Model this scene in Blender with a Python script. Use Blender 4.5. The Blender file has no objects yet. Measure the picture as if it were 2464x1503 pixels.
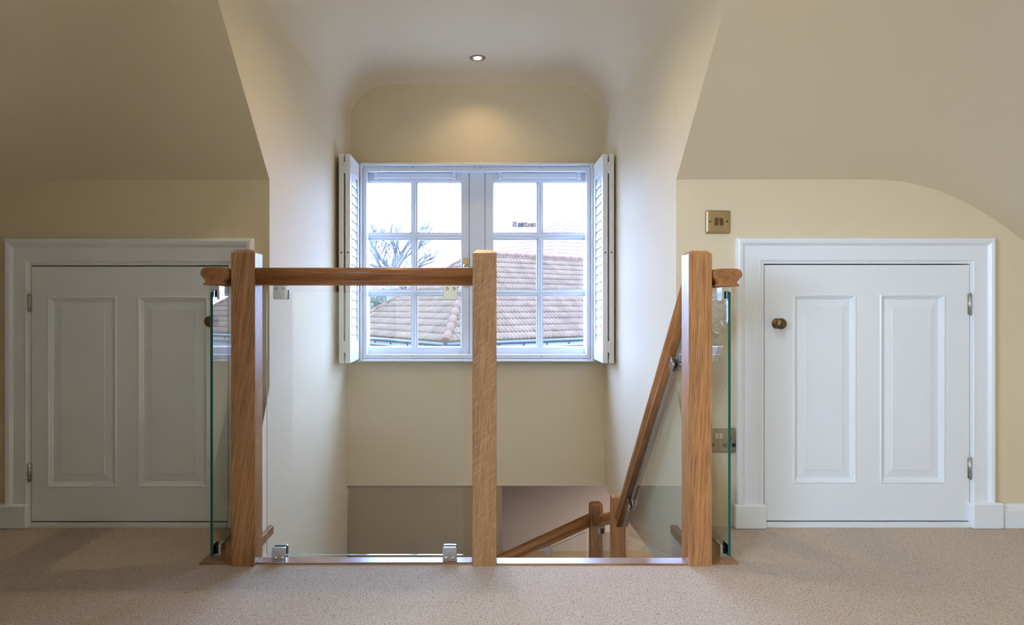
import bpy, bmesh, math, random
from mathutils import Vector, Matrix, Euler
R = math.radians
C = bpy.context.scene.collection
SC = bpy.context.scene

# ------------------------------------------------------------------ camera, sky, exposure
CAM_H = 0.789                      # camera height above the carpet
FPX, CX, CY = 1643.0, 1144.0, 735.0   # focal length and horizon point measured in the 2464x1503 photo
cam = bpy.data.cameras.new('camera')
cam.sensor_fit = 'HORIZONTAL'
cam.sensor_width = 36.0
cam.lens = FPX / 2464 * 36.0
cam.shift_x = (1232 - CX) / 2464
cam.shift_y = (CY - 751.5) / 2464
cam.clip_start = 0.05
cam.clip_end = 300
co = bpy.data.objects.new('camera', cam)
C.objects.link(co)
co.location = (0, 0, CAM_H)
co.rotation_euler = (R(90), 0, 0)
SC.camera = co

world = bpy.data.worlds.new('overcast_sky')
SC.world = world
world.use_nodes = True
bg = world.node_tree.nodes['Background']
bg.inputs[0].default_value = (0.68, 0.88, 1.20, 1)
SKY = 11.3
bg.inputs[1].default_value = SKY

SC.view_settings.view_transform = 'Standard'
SC.view_settings.look = 'None'
SC.view_settings.gamma = 1
SC.view_settings.use_curve_mapping = False
SC.view_settings.exposure = 1.35
SC.cycles.use_denoising = True
SC.cycles.max_bounces = 10
SC.cycles.diffuse_bounces = 5
SC.cycles.adaptive_threshold = 0.1
SC.cycles.transparent_max_bounces = 24
SC.cycles.caustics_reflective = False
SC.cycles.caustics_refractive = False

def portal(name, loc, rot, sx, sy):
    l = bpy.data.lights.new(name, 'AREA')
    l.shape = 'RECTANGLE'
    l.size, l.size_y = sx, sy
    l.cycles.is_portal = True
    o = bpy.data.objects.new(name, l)
    C.objects.link(o)
    o.location = loc
    o.rotation_euler = rot
    return o
portal('daylight_portal', (0.005, 4.02, 1.03), (R(-90), 0, 0), 1.32, 1.12)     # through the dormer window
portal('daylight_portal', (-2.36, -0.93, 1.28), (0, R(-90), 0), 1.25, 1.66)        # through the gable window behind the camera

portal('daylight_portal', (-1.45, -1.30, 1.80), (0, 0, 0), 0.66, 0.95).rotation_euler = (R(41), 0, 0)   # through the rooflight behind the camera

def spot(name, loc, power, col, size=150, blend=0.6, rad=0.03, rot=(0, 0, 0)):
    l = bpy.data.lights.new(name, 'SPOT')
    l.energy = power
    l.color = col
    l.spot_size = R(size)
    l.spot_blend = blend
    l.shadow_soft_size = rad
    o = bpy.data.objects.new(name, l)
    C.objects.link(o)
    o.location = loc
    o.rotation_euler = rot
    return o

# ------------------------------------------------------------------ measuring helper
def X(px, d): return (px - CX) / FPX * d
def Z(py, d): return CAM_H - (py - CY) / FPX * d

# ------------------------------------------------------------------ materials
def mat(name):
    m = bpy.data.materials.new(name)
    m.use_nodes = True
    nt = m.node_tree
    return m, nt, nt.nodes['Principled BSDF']

def N(nt, typ, **kw):
    n = nt.nodes.new(typ)
    for k, v in kw.items():
        setattr(n, k, v)
    return n

def plain(name, col, rough=0.5, metal=0.0, bump=None, var=0.0, spec=None, coat=0.0):
    m, nt, b = mat(name)
    b.inputs['Base Color'].default_value = (*col, 1)
    b.inputs['Roughness'].default_value = rough
    b.inputs['Metallic'].default_value = metal
    if spec is not None:
        b.inputs['Specular IOR Level'].default_value = spec
    b.inputs['Coat Weight'].default_value = coat
    if bump or var:
        tc = N(nt, 'ShaderNodeTexCoord')
        no = N(nt, 'ShaderNodeTexNoise')
        no.inputs['Scale'].default_value = bump[0] if bump else 6
        no.inputs['Detail'].default_value = 3
        nt.links.new(tc.outputs['Object'], no.inputs['Vector'])
        if bump:
            bu = N(nt, 'ShaderNodeBump')
            bu.inputs['Strength'].default_value = bump[1]
            bu.inputs['Distance'].default_value = bump[2]
            nt.links.new(no.outputs['Fac'], bu.inputs['Height'])
            nt.links.new(bu.outputs['Normal'], b.inputs['Normal'])
        if var:
            mx = N(nt, 'ShaderNodeMix', data_type='RGBA')
            mx.inputs[6].default_value = (*[c * (1 - var) for c in col], 1)
            mx.inputs[7].default_value = (*[min(1, c * (1 + var)) for c in col], 1)
            nt.links.new(no.outputs['Fac'], mx.inputs[0])
            nt.links.new(mx.outputs[2], b.inputs['Base Color'])
    return m

def oak(name, axis='Z', tilt=0.0, fleck=0.0, seed=0.0, dark=(0.20, 0.088, 0.030), light=(0.40, 0.205, 0.085), rough=0.36):
    m, nt, b = mat(name)
    L = nt.links.new
    tc = N(nt, 'ShaderNodeTexCoord')
    mp = N(nt, 'ShaderNodeMapping')
    L(tc.outputs['Object'], mp.inputs['Vector'])
    mp.inputs['Location'].default_value = (seed * 1.37, seed * 0.71, seed * 2.3)
    if axis == 'Z':
        mp.inputs['Rotation'].default_value = (0, tilt, 0)
        st, st2, st3 = (1, 1, 0.035), (1, 1, 0.10), (1, 1, 0.02)
    elif axis == 'XE':
        st, st2, st3 = (0.035, 0.22, 1), (0.10, 0.3, 1), (0.02, 0.4, 1)
    elif axis == 'X':
        mp.inputs['Rotation'].default_value = (0, 0, tilt)
        st, st2, st3 = (0.035, 1, 1), (0.10, 1, 1), (0.02, 1, 1)
    else:
        mp.inputs['Rotation'].default_value = (0, 0, tilt)
        st, st2, st3 = (1, 0.035, 1), (1, 0.10, 1), (1, 0.02, 1)
    def stretched(s, scale, detail, rough_=0.55, dist=0.0):
        m2 = N(nt, 'ShaderNodeMapping')
        m2.inputs['Scale'].default_value = s
        L(mp.outputs['Vector'], m2.inputs['Vector'])
        no = N(nt, 'ShaderNodeTexNoise')
        no.inputs['Scale'].default_value = scale
        no.inputs['Detail'].default_value = detail
        no.inputs['Roughness'].default_value = rough_
        no.inputs['Distortion'].default_value = dist
        L(m2.outputs['Vector'], no.inputs['Vector'])
        return no
    band = stretched(st, 250, 2.5, 0.55, 0.2)
    wide = stretched(st2, 22, 2.0, 0.5, 0.6)
    pore = stretched(st3, 700, 2.0, 0.6)
    r1 = N(nt, 'ShaderNodeValToRGB')
    r1.color_ramp.elements[0].position = 0.36
    r1.color_ramp.elements[1].position = 0.64
    r1.color_ramp.elements[0].color = (*dark, 1)
    r1.color_ramp.elements[1].color = (*light, 1)
    a1 = N(nt, 'ShaderNodeMath', operation='MULTIPLY_ADD')
    a1.inputs[1].default_value = 0.62
    L(band.outputs['Fac'], a1.inputs[0])
    a2 = N(nt, 'ShaderNodeMath', operation='MULTIPLY')
    a2.inputs[1].default_value = 0.40
    L(wide.outputs['Fac'], a2.inputs[0])
    L(a2.outputs[0], a1.inputs[2])
    L(a1.outputs[0], r1.inputs['Fac'])
    rp = N(nt, 'ShaderNodeValToRGB')
    rp.color_ramp.elements[0].position = 0.36
    rp.color_ramp.elements[1].position = 0.48
    rp.color_ramp.elements[0].color = (0.62, 0.55, 0.48, 1)
    rp.color_ramp.elements[1].color = (1, 1, 1, 1)
    L(pore.outputs['Fac'], rp.inputs['Fac'])
    mul = N(nt, 'ShaderNodeMix', data_type='RGBA', blend_type='MULTIPLY')
    mul.inputs[0].default_value = 0.75
    L(r1.outputs['Color'], mul.inputs[6])
    L(rp.outputs['Color'], mul.inputs[7])
    out = mul.outputs[2]
    if fleck > 0:
        m3 = N(nt, 'ShaderNodeMapping')
        m3.inputs['Rotation'].default_value = (0, R(-48), 0)
        L(tc.outputs['Object'], m3.inputs['Vector'])
        m4 = N(nt, 'ShaderNodeMapping')
        m4.inputs['Scale'].default_value = (1, 1, 0.13)
        L(m3.outputs['Vector'], m4.inputs['Vector'])
        m3 = m4
        fl = N(nt, 'ShaderNodeTexNoise')
        fl.inputs['Scale'].default_value = 185
        fl.inputs['Detail'].default_value = 1.0
        fl.inputs['Distortion'].default_value = 0.9
        L(m3.outputs['Vector'], fl.inputs['Vector'])
        rf = N(nt, 'ShaderNodeValToRGB')
        rf.color_ramp.elements[0].position = 0.53
        rf.color_ramp.elements[1].position = 0.62
        rf.color_ramp.elements[0].color = (0, 0, 0, 1)
        rf.color_ramp.elements[1].color = (fleck, fleck, fleck, 1)
        L(fl.outputs['Fac'], rf.inputs['Fac'])
        mf = N(nt, 'ShaderNodeMix', data_type='RGBA')
        mf.inputs[7].default_value = (0.56, 0.35, 0.19, 1)
        L(rf.outputs['Color'], mf.inputs[0])
        L(out, mf.inputs[6])
        out = mf.outputs[2]
    L(out, b.inputs['Base Color'])
    bu = N(nt, 'ShaderNodeBump')
    bu.inputs['Strength'].default_value = 0.10
    bu.inputs['Distance'].default_value = 0.0006
    L(pore.outputs['Fac'], bu.inputs['Height'])
    L(bu.outputs['Normal'], b.inputs['Normal'])
    b.inputs['Roughness'].default_value = rough
    b.inputs['Coat Weight'].default_value = 0.15
    b.inputs['Coat Roughness'].default_value = 0.25
    return m

def clear_glass(name, tint=(0.93, 0.97, 0.955), refl=1.0):
    m = bpy.data.materials.new(name)
    m.use_nodes = True
    nt = m.node_tree
    nt.nodes.remove(nt.nodes['Principled BSDF'])
    out = nt.nodes['Material Output']
    t = N(nt, 'ShaderNodeBsdfTransparent')
    t.inputs[0].default_value = (*tint, 1)
    g = N(nt, 'ShaderNodeBsdfGlossy')
    g.inputs['Roughness'].default_value = 0.0
    g.inputs['Color'].default_value = (1, 1, 1, 1)
    f = N(nt, 'ShaderNodeFresnel')
    f.inputs['IOR'].default_value = 1.5
    # entering or leaving makes no difference to a flat pane
    geo = N(nt, 'ShaderNodeNewGeometry')
    ior = N(nt, 'ShaderNodeMix', data_type='FLOAT')
    ior.inputs[2].default_value = 1.5
    ior.inputs[3].default_value = 1 / 1.5
    nt.links.new(geo.outputs['Backfacing'], ior.inputs[0])
    nt.links.new(ior.outputs[0], f.inputs['IOR'])
    mu = N(nt, 'ShaderNodeMath', operation='MULTIPLY')
    mu.inputs[1].default_value = refl
    nt.links.new(f.outputs[0], mu.inputs[0])
    mx = N(nt, 'ShaderNodeMixShader')
    nt.links.new(mu.outputs[0], mx.inputs[0])
    nt.links.new(t.outputs[0], mx.inputs[1])
    nt.links.new(g.outputs[0], mx.inputs[2])
    nt.links.new(mx.outputs[0], out.inputs[0])
    return m

def carpet_mat():
    m, nt, b = mat('wool_carpet')
    L = nt.links.new
    tc = N(nt, 'ShaderNodeTexCoord')
    v = N(nt, 'ShaderNodeTexNoise')
    v.inputs['Scale'].default_value = 260
    v.inputs['Detail'].default_value = 3.5
    v.inputs['Roughness'].default_value = 0.65
    v.inputs['Distortion'].default_value = 0.8
    L(tc.outputs['Object'], v.inputs['Vector'])
    r = N(nt, 'ShaderNodeValToRGB')
    e = r.color_ramp.elements
    e[0].position, e[1].position = 0.34, 0.63
    e[0].color = (0.26, 0.172, 0.098, 1)
    e[1].color = (0.84, 0.72, 0.585, 1)
    k = e.new(0.43)
    k.color = (0.60, 0.47, 0.355, 1)
    L(v.outputs['Fac'], r.inputs['Fac'])
    # dark flecks in the yarn
    f = N(nt, 'ShaderNodeTexNoise')
    f.inputs['Scale'].default_value = 90
    f.inputs['Detail'].default_value = 2
    mpf = N(nt, 'ShaderNodeMapping')
    mpf.inputs['Scale'].default_value = (1, 0.55, 1)
    mpf.inputs['Rotation'].default_value = (0, 0, 0.6)
    L(tc.outputs['Object'], mpf.inputs['Vector'])
    L(mpf.outputs[0], f.inputs['Vector'])
    rf = N(nt, 'ShaderNodeValToRGB')
    rf.color_ramp.elements[0].position = 0.27
    rf.color_ramp.elements[1].position = 0.36
    rf.color_ramp.elements[0].color = (0.45, 0.36, 0.28, 1)
    rf.color_ramp.elements[1].color = (1, 1, 1, 1)
    L(f.outputs['Fac'], rf.inputs['Fac'])
    mu = N(nt, 'ShaderNodeMix', data_type='RGBA', blend_type='MULTIPLY')
    mu.inputs[0].default_value = 0.5
    L(r.outputs['Color'], mu.inputs[6])
    L(rf.outputs['Color'], mu.inputs[7])
    L(mu.outputs[2], b.inputs['Base Color'])
    bu = N(nt, 'ShaderNodeBump')
    bu.inputs['Strength'].default_value = 0.95
    bu.inputs['Distance'].default_value = 0.006
    L(v.outputs['Fac'], bu.inputs['Height'])
    L(bu.outputs['Normal'], b.inputs['Normal'])
    b.inputs['Roughness'].default_value = 0.95
    b.inputs['Specular IOR Level'].default_value = 0.1
    b.inputs['Sheen Weight'].default_value = 0.15
    return m

def roof_mat(name, base, pale):
    m, nt, b = mat(name)
    L = nt.links.new
    tc = N(nt, 'ShaderNodeTexCoord')
    no = N(nt, 'ShaderNodeTexNoise')
    no.inputs['Scale'].default_value = 2.2
    no.inputs['Detail'].default_value = 6
    no.inputs['Roughness'].default_value = 0.7
    L(tc.outputs['Object'], no.inputs['Vector'])
    r = N(nt, 'ShaderNodeValToRGB')
    r.color_ramp.elements[0].position, r.color_ramp.elements[1].position = 0.35, 0.68
    r.color_ramp.elements[0].color = (*base, 1)
    r.color_ramp.elements[1].color = (*pale, 1)
    L(no.outputs['Fac'], r.inputs['Fac'])
    v = N(nt, 'ShaderNodeTexNoise')
    v.inputs['Scale'].default_value = 7
    v.inputs['Detail'].default_value = 2
    L(tc.outputs['Object'], v.inputs['Vector'])
    rl = N(nt, 'ShaderNodeValToRGB')
    rl.color_ramp.elements[0].position, rl.color_ramp.elements[1].position = 0.68, 0.74
    rl.color_ramp.elements[0].color = (0, 0, 0, 1)
    rl.color_ramp.elements[1].color = (1, 1, 1, 1)
    L(v.outputs['Fac'], rl.inputs['Fac'])
    mx = N(nt, 'ShaderNodeMix', data_type='RGBA')
    mx.inputs[7].default_value = (0.085, 0.08, 0.07, 1)
    L(rl.outputs['Color'], mx.inputs[0])
    L(r.outputs['Color'], mx.inputs[6])
    L(mx.outputs[2], b.inputs['Base Color'])
    b.inputs['Roughness'].default_value = 0.9
    b.inputs['Specular IOR Level'].default_value = 0.1
    return m

CREAM = plain('cream_wall_paint', (0.735, 0.632, 0.445), 0.75, bump=(260, 0.06, 0.002), spec=0.3)
CEIL = plain('cream_ceiling_paint', (0.735, 0.638, 0.470), 0.8, bump=(260, 0.06, 0.002), spec=0.3)
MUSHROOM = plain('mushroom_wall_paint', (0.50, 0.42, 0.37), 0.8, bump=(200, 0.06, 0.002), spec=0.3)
OLIVE = plain('dull_olive_tone', (0.42, 0.33, 0.20), 0.8, bump=(200, 0.06, 0.002), spec=0.3)  # dull olive for the lower left wall and the ledge
WHITE = plain('white_gloss_woodwork', (0.82, 0.865, 0.915), 0.32, bump=(90, 0.05, 0.002))
UPVC = plain('white_window_paint', (0.74, 0.78, 0.83), 0.35)
SHUT = plain('white_shutter_lacquer', (0.80, 0.80, 0.80), 0.35)
DARK = plain('dark_screw_recess', (0.04, 0.035, 0.03), 0.5)
BLACK = plain('black_rubber', (0.012, 0.012, 0.014), 0.5)
CHROME = plain('polished_chrome', (0.74, 0.79, 0.81), 0.10, 1.0, bump=(40, 0.05, 0.001))
STEEL = plain('brushed_steel', (0.55, 0.54, 0.52), 0.28, 1.0)
DULL = plain('dull_bronze_plate', (0.36, 0.31, 0.24), 0.38, 1.0)
NICKEL = plain('pale_nickel_rocker', (0.72, 0.69, 0.58), 0.3, 1.0)
BEZEL = plain('satin_bronze_bezel', (0.30, 0.25, 0.20), 0.4, 1.0)
BRASS = plain('antique_brass_plate', (0.52, 0.42, 0.24), 0.34, 1.0, bump=(300, 0.08, 0.0005))
BRONZE = plain('antique_brass_knob', (0.20, 0.135, 0.07), 0.33, 1.0)
GOLD = plain('polished_brass', (0.65, 0.43, 0.18), 0.25, 1.0)
CARPET = carpet_mat()
GLASS = clear_glass('balustrade_glass', (0.955, 0.975, 0.968))
PANE = clear_glass('window_glass', (0.73, 0.79, 0.92))
EDGE = plain('green_glass_edge', (0.0, 0.10, 0.085), 0.15)
EDGE_CLEAR = plain('polished_glass_edge', (0.40, 0.47, 0.48), 0.1)
OAK_L = oak('oak_slanting_grain', 'Z', R(-8), 0, 1.0, dark=(0.22, 0.096, 0.034), light=(0.51, 0.265, 0.118))
OAK_M = oak('oak_quartered_figure', 'Z', R(-4), 0.26, 2.0, dark=(0.27, 0.13, 0.050), light=(0.44, 0.235, 0.10))
OAK_R = oak('oak_straight_grain', 'Z', R(-2), 0, 3.0, dark=(0.27, 0.115, 0.037), light=(0.56, 0.275, 0.108))
OAK_X = oak('oak_rail', 'XE', R(1), 0, 4.0, dark=(0.225, 0.085, 0.027), light=(0.42, 0.180, 0.066), rough=0.36)
OAK_XS = oak('oak_stair_rail_brightened', 'XE', R(1), 0, 4.5, dark=(0.25, 0.100, 0.028), light=(0.48, 0.215, 0.068), rough=0.36)  # rail oak with a brighter colour to make up for weak stairwell light
OAK_BX = oak('oak_base_rail_across', 'X', 0, 0, 5.0, rough=0.28)
OAK_BY = oak('oak_base_rail_along', 'Y', 0, 0, 6.0, rough=0.28)

# ------------------------------------------------------------------ mesh helpers
class MB:
    def __init__(self):
        self.v, self.f, self.s = [], [], []
    def add(self, vs, fs, smooth=False):
        o = len(self.v)
        self.v += [Vector(p) for p in vs]
        for q in fs:
            self.f.append([i + o for i in q])
            self.s.append(smooth)
        return self
    def box(self, x0, x1, y0, y1, z0, z1):
        if x1 < x0: x0, x1 = x1, x0
        if y1 < y0: y0, y1 = y1, y0
        if z1 < z0: z0, z1 = z1, z0
        return self.add([(x0, y0, z0), (x1, y0, z0), (x1, y1, z0), (x0, y1, z0), (x0, y0, z1), (x1, y0, z1), (x1, y1, z1), (x0, y1, z1)],
                        [(3, 2, 1, 0), (4, 5, 6, 7), (0, 1, 5, 4), (1, 2, 6, 5), (2, 3, 7, 6), (3, 0, 4, 7)])
    def prism(self, poly, fn, a, b, smooth=False):
        """poly of (u,w); fn(u,w,t)->xyz"""
        n = len(poly)
        vs = [fn(u, w, a) for u, w in poly] + [fn(u, w, b) for u, w in poly]
        self.add(vs, [(i, (i + 1) % n, n + (i + 1) % n, n + i) for i in range(n)], smooth)
        self.add([], [])
        o = len(self.v) - 2 * n
        self.f.append([o + i for i in range(n)][::-1]); self.s.append(False)
        self.f.append([o + n + i for i in range(n)]); self.s.append(False)
        return self
    def lathe(self, prof, fn, n=28, smooth=True):
        """prof of (r,h); fn(a,b,h) -> xyz"""
        vs = []
        for r, h in prof:
            for k in range(n):
                t = 2 * math.pi * k / n
                vs.append(fn(r * math.cos(t), r * math.sin(t), h))
        fs = []
        for i in range(len(prof) - 1):
            for k in range(n):
                k2 = (k + 1) % n
                fs.append((i * n + k, i * n + k2, (i + 1) * n + k2, (i + 1) * n + k))
        self.add(vs, fs, smooth)
        o = len(self.v) - len(vs)
        self.f.append([o + k for k in range(n)][::-1]); self.s.append(False)
        self.f.append([o + (len(prof) - 1) * n + k for k in range(n)]); self.s.append(False)
        return self
    def tube(self, pts, rad, n=8, smooth=True):
        pts = [Vector(p) for p in pts]
        if not isinstance(rad, (list, tuple)): rad = [rad] * len(pts)
        vs = []
        for i, p in enumerate(pts):
            t = (pts[min(i + 1, len(pts) - 1)] - pts[max(i - 1, 0)]).normalized()
            up = Vector((0, 0, 1)) if abs(t.z) < 0.9 else Vector((1, 0, 0))
            a = t.cross(up).normalized()
            b_ = t.cross(a).normalized()
            for k in range(n):
                w = 2 * math.pi * k / n
                vs.append(p + (a * math.cos(w) + b_ * math.sin(w)) * rad[i])
        fs = []
        for i in range(len(pts) - 1):
            for k in range(n):
                k2 = (k + 1) % n
                fs.append((i * n + k, i * n + k2, (i + 1) * n + k2, (i + 1) * n + k))
        self.add(vs, fs, smooth)
        o = len(self.v) - len(vs)
        self.f.append([o + k for k in range(n)][::-1]); self.s.append(False)
        self.f.append([o + (len(pts) - 1) * n + k for k in range(n)]); self.s.append(False)
        return self

ROOT = {}
def mk(mb, name, material, parent=None, org=None, bevel=0.0, seg=2, local=False):
    """link the collected shapes as ONE mesh object; coordinates are world ones unless local"""
    me = bpy.data.meshes.new(name)
    if parent is not None:
        o0 = Vector((0, 0, 0)) if local else ROOT[parent.name]
    else:
        o0 = Vector(org) if org is not None else Vector((0, 0, 0))
        if local: o0 = Vector((0, 0, 0))
    bm = bmesh.new()
    vs = [bm.verts.new(p - o0) for p in mb.v]
    for f, s in zip(mb.f, mb.s):
        try:
            fc = bm.faces.new([vs[i] for i in f])
            fc.smooth = s
        except ValueError:
            pass
    bmesh.ops.recalc_face_normals(bm, faces=bm.faces[:])
    if bevel > 0:
        es = [e for e in bm.edges if len(e.link_faces) == 2 and e.calc_face_angle(0) > R(30)]
        bmesh.ops.bevel(bm, geom=es, offset=bevel, segments=seg, affect='EDGES', profile=0.5, clamp_overlap=True)
    bm.to_mesh(me)
    bm.free()
    me.materials.append(material)
    ob = bpy.data.objects.new(name, me)
    C.objects.link(ob)
    if parent is not None:
        ob.parent = parent
        ROOT[ob.name] = ROOT[parent.name]
    else:
        ob.location = Vector(org) if org is not None else (0, 0, 0)
        ROOT[ob.name] = Vector(ob.location)
    return ob

def tag(o, label, cat, group=None):
    o['label'] = label
    o['category'] = cat
    if group: o['group'] = group
    return o

def thing(name, label, cat, loc=(0, 0, 0), rot=(0, 0, 0), group=None):
    o = bpy.data.objects.new(name, None)
    o.empty_display_size = 0.05
    C.objects.link(o)
    o.location = loc
    o.rotation_euler = rot
    ROOT[o.name] = Vector(loc)
    return tag(o, label, cat, group)

def struct(o, label=None):
    o['kind'] = 'structure'
    if label: o['label'] = label
    return o

def copy_tree(o, parent=None):
    c = o.copy()
    C.objects.link(c)
    c.parent = parent
    for ch in list(o.children):
        copy_tree(ch, c)
    return c

# ------------------------------------------------------------------ room shell
KY = 2.44                                     # plane of the two low knee walls
FY = 3.85                                     # plane of the dormer window wall
def xl(d): return -0.736 + 0.012 * (d - KY) / (FY - KY)
def xr(d): return 0.7175 + 0.0115 * (d - KY) / (FY - KY)
XL0, XR0 = xl(2.12), xr(2.12)
KNEE = 1.239
SL = 0.865
DZ = 2.090                                    # dormer ceiling
SOF = -0.226                                  # underside of the floor
RX0, RX1, RY0 = -2.3, 2.3, -1.9

def ceil_z(x, y):
    def smin(a, b, k):
        h = max(k - abs(a - b), 0) / k
        return min(a, b) - h * h * k * 0.25
    z = KNEE + SL * (KY - y)
    z = smin(z, KNEE + SL * (1.705 - x), 0.24)
    if y > 1.15:
        z = smin(z, KNEE + SL * (x + 1.705), 0.24)
    z = smin(z, KNEE + SL * (y - RY0), 0.2)
    return smin(z, 2.32, 0.05)

def frange(a, b, n): return [a + (b - a) * i / n for i in range(n + 1)]
ycut = KY - (DZ - KNEE) / SL
RLX, RLY = (-1.75, -1.15), (-1.62, -0.98)     # rooflight in the rear slope
gx = sorted(set([round(v, 5) for v in [RLX[0], RLX[1]] + frange(RX0, xl(KY), 34) + frange(xl(KY), xr(KY), 14) + frange(xr(KY), RX1, 34)]))
gy = sorted(set([round(v, 5) for v in [RLY[0], RLY[1]] + frange(RY0, 1.15, 36) + [1.151] + frange(1.151, ycut, 6) + frange(ycut, KY, 22)]))
mb = MB()
idx = {}
for i, x in enumerate(gx):
    for j, y in enumerate(gy):
        idx[i, j] = len(mb.v)
        mb.v.append(Vector((x, y, ceil_z(x, y))))
for i in range(len(gx) - 1):
    for j in range(len(gy) - 1):
        cx_, cy_ = (gx[i] + gx[i + 1]) / 2, (gy[j] + gy[j + 1]) / 2
        if xl(KY) < cx_ < xr(KY) and cy_ > ycut: continue
        if 1.15 < cy_ < 1.151: continue
        if RLX[0] < cx_ < RLX[1] and RLY[0] < cy_ < RLY[1]: continue
        mb.f.append([idx[i, j], idx[i + 1, j], idx[i + 1, j + 1], idx[i, j + 1]])
        mb.s.append(True)
struct(mk(mb, 'ceiling', CEIL), 'sloping cream attic ceiling either side of the dormer')

# dormer: cheeks and coved ceiling
RF = 0.25
COVE = 0.17
def inset(d, z):
    if d <= FY - COVE: return 0.0
    t = 0.97 * (d - (FY - COVE)) / COVE
    v = 0.07 * (1 - math.sqrt(max(0, 1 - t * t)))
    return v * min(1, max(0, (z - 1.0) / 0.7))
def section(d):
    """points of the dormer arch from left spring to right spring"""
    a, b_ = xl(d), xr(d)
    pts = []
    n = 20
    for k in range(n + 1):
        t = math.pi - (math.pi / 2) * k / n
        pts.append((a + RF + RF * math.cos(t), DZ - RF + RF * math.sin(t)))
    m = 8
    for k in range(1, m):
        pts.append((a + RF + (b_ - a - 2 * RF) * k / m, DZ))
    for k in range(n + 1):
        t = math.pi / 2 - (math.pi / 2) * k / n
        pts.append((b_ - RF + RF * math.cos(t), DZ - RF + RF * math.sin(t)))
    mx = (a + b_) / 2
    res = []
    ins = inset(d, 2.0)
    for x, z in pts:
        cxn, czn = max(a + RF, min(b_ - RF, x)), min(DZ - RF, z)
        dv = Vector((x - cxn, z - czn))
        if dv.length > 1e-6:
            dv.normalize()
            x, z = x - dv.x * ins * 0.4, z - dv.y * ins
        res.append((x, z))
    return res
ds_far = [FY - COVE * (1 - math.sin(math.pi / 2 * k / 16)) for k in range(1, 17)]
def y_on_slope(z): return KY - (z - KNEE) / SL
mb = MB()
secs = []
npt = len(section(3.0))
rows = []
base = section(KY)
rows.append([(x, y_on_slope(z), z) for x, z in base])      # cut along the main slope
for d in [2.5, 2.7, 3.0, 3.3, 3.55, 3.68] + ds_far:
    rows.append([(x, d, z) for x, z in section(d)])
n = npt
for r_ in rows: mb.v += [Vector(p) for p in r_]
for i in range(len(rows) - 1):
    for k in range(n - 1):
        mb.f.append([i * n + k, i * n + k + 1, (i + 1) * n + k + 1, (i + 1) * n + k]); mb.s.append(True)
struct(mk(mb, 'ceiling_dormer', CEIL), 'flat coved ceiling inside the dormer')

def cheek(side):
    mb = MB()
    zs = [DZ - RF - 0.08 * k for k in range(0, 9)]        # down to just above the knee
    zs = [z for z in zs if z > KNEE + 0.02] + [KNEE, 1.15, 0.5, 0.0, SOF]
    fn = xl if side < 0 else xr
    ds = [2.5, 2.7, 3.0, 3.3, 3.55, 3.68] + ds_far
    rows = []
    for z in zs:
        row = []
        y0 = y_on_slope(z) if z >= KNEE else (KY if z > 0.0 else 2.12)
        for d in [y0] + [q for q in ds]:
            dd = max(d, y0)
            x = fn(max(dd, KY) if z >= 0 else dd)
            row.append((x - side * 0.4 * inset(dd, z), dd, z))
        rows.append(row)
    if side < 0:
        rows.append([(p[0], p[1], -2.6) for p in rows[-1]])
    rows_ = rows
    w = len(rows_[0])
    for r_ in rows_: mb.v += [Vector(p) for p in r_]
    for i in range(len(rows_) - 1):
        for k in range(w - 1):
            mb.f.append([i * w + k, i * w + k + 1, (i + 1) * w + k + 1, (i + 1) * w + k]); mb.s.append(True)
    if side > 0:
        mb.box(xr(KY) + 0.004, xr(KY) + 0.12, 2.5, FY, SOF, SOF + 0.01)
    return mb
struct(mk(cheek(-1), 'wall_dormer_left', CREAM), 'left cheek wall of the dormer running down the stairwell')
struct(mk(cheek(1), 'wall_dormer_right', CREAM), 'right cheek wall of the dormer above the stairs')

# window wall with its opening
WX0, WX1, WZ0, WZ1 = X(872, 3.85), X(1423, 3.85), Z(864, 3.85), Z(397, 3.85)
mb = MB()
T0, T1 = FY, FY + 0.16
WOV = 0.0
mb.box(-1.0, WX0, T0, T1, SOF, 2.4)
mb.box(WX1, 1.0, T0, T1, SOF, 2.4)
mb.box(WX0, WX1, T0, T1, SOF, WZ0)
mb.box(WX0, WX1, T0, T1, WZ1, 2.4)
struct(mk(mb, 'wall_front', CREAM), 'cream end wall of the dormer around the window')

# knee walls
def knee_wall(nm, x0, x1, lx0, lx1, ltop, label):
    a, b_, t = X(lx0, KY - 0.012) - 0.008, X(lx1, KY - 0.012) + 0.008, Z(ltop, KY - 0.012) + 0.008
    mb = MB()
    mb.box(x0, a, KY, KY + 0.06, -0.02, 1.6)
    mb.box(b_, x1, KY, KY + 0.06, -0.02, 1.6)
    mb.box(a, b_, KY, KY + 0.06, t, 1.6)
    # dark eaves cupboard behind the little door
    mb.box(a - 0.05, b_ + 0.05, KY + 0.30, KY + 0.32, -0.02, t + 0.05)
    mb.box(a - 0.05, a - 0.03, KY + 0.05, KY + 0.31, -0.02, t + 0.05)
    mb.box(b_ + 0.03, b_ + 0.05, KY + 0.05, KY + 0.31, -0.02, t + 0.05)
    mb.box(a - 0.05, b_ + 0.05, KY + 0.05, KY + 0.32, t + 0.04, t + 0.06)
    mb.box(a - 0.05, b_ + 0.05, KY + 0.05, KY + 0.32, -0.04, -0.02)
    struct(mk(mb, nm, CREAM), label)
knee_wall('wall_left', RX0, xl(KY), 76, 548, 641, 'low cream knee wall left of the stairwell')
knee_wall('wall_right', xr(KY), RX1, 1840, 2332, 637, 'low cream knee wall right of the stairwell')

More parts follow.
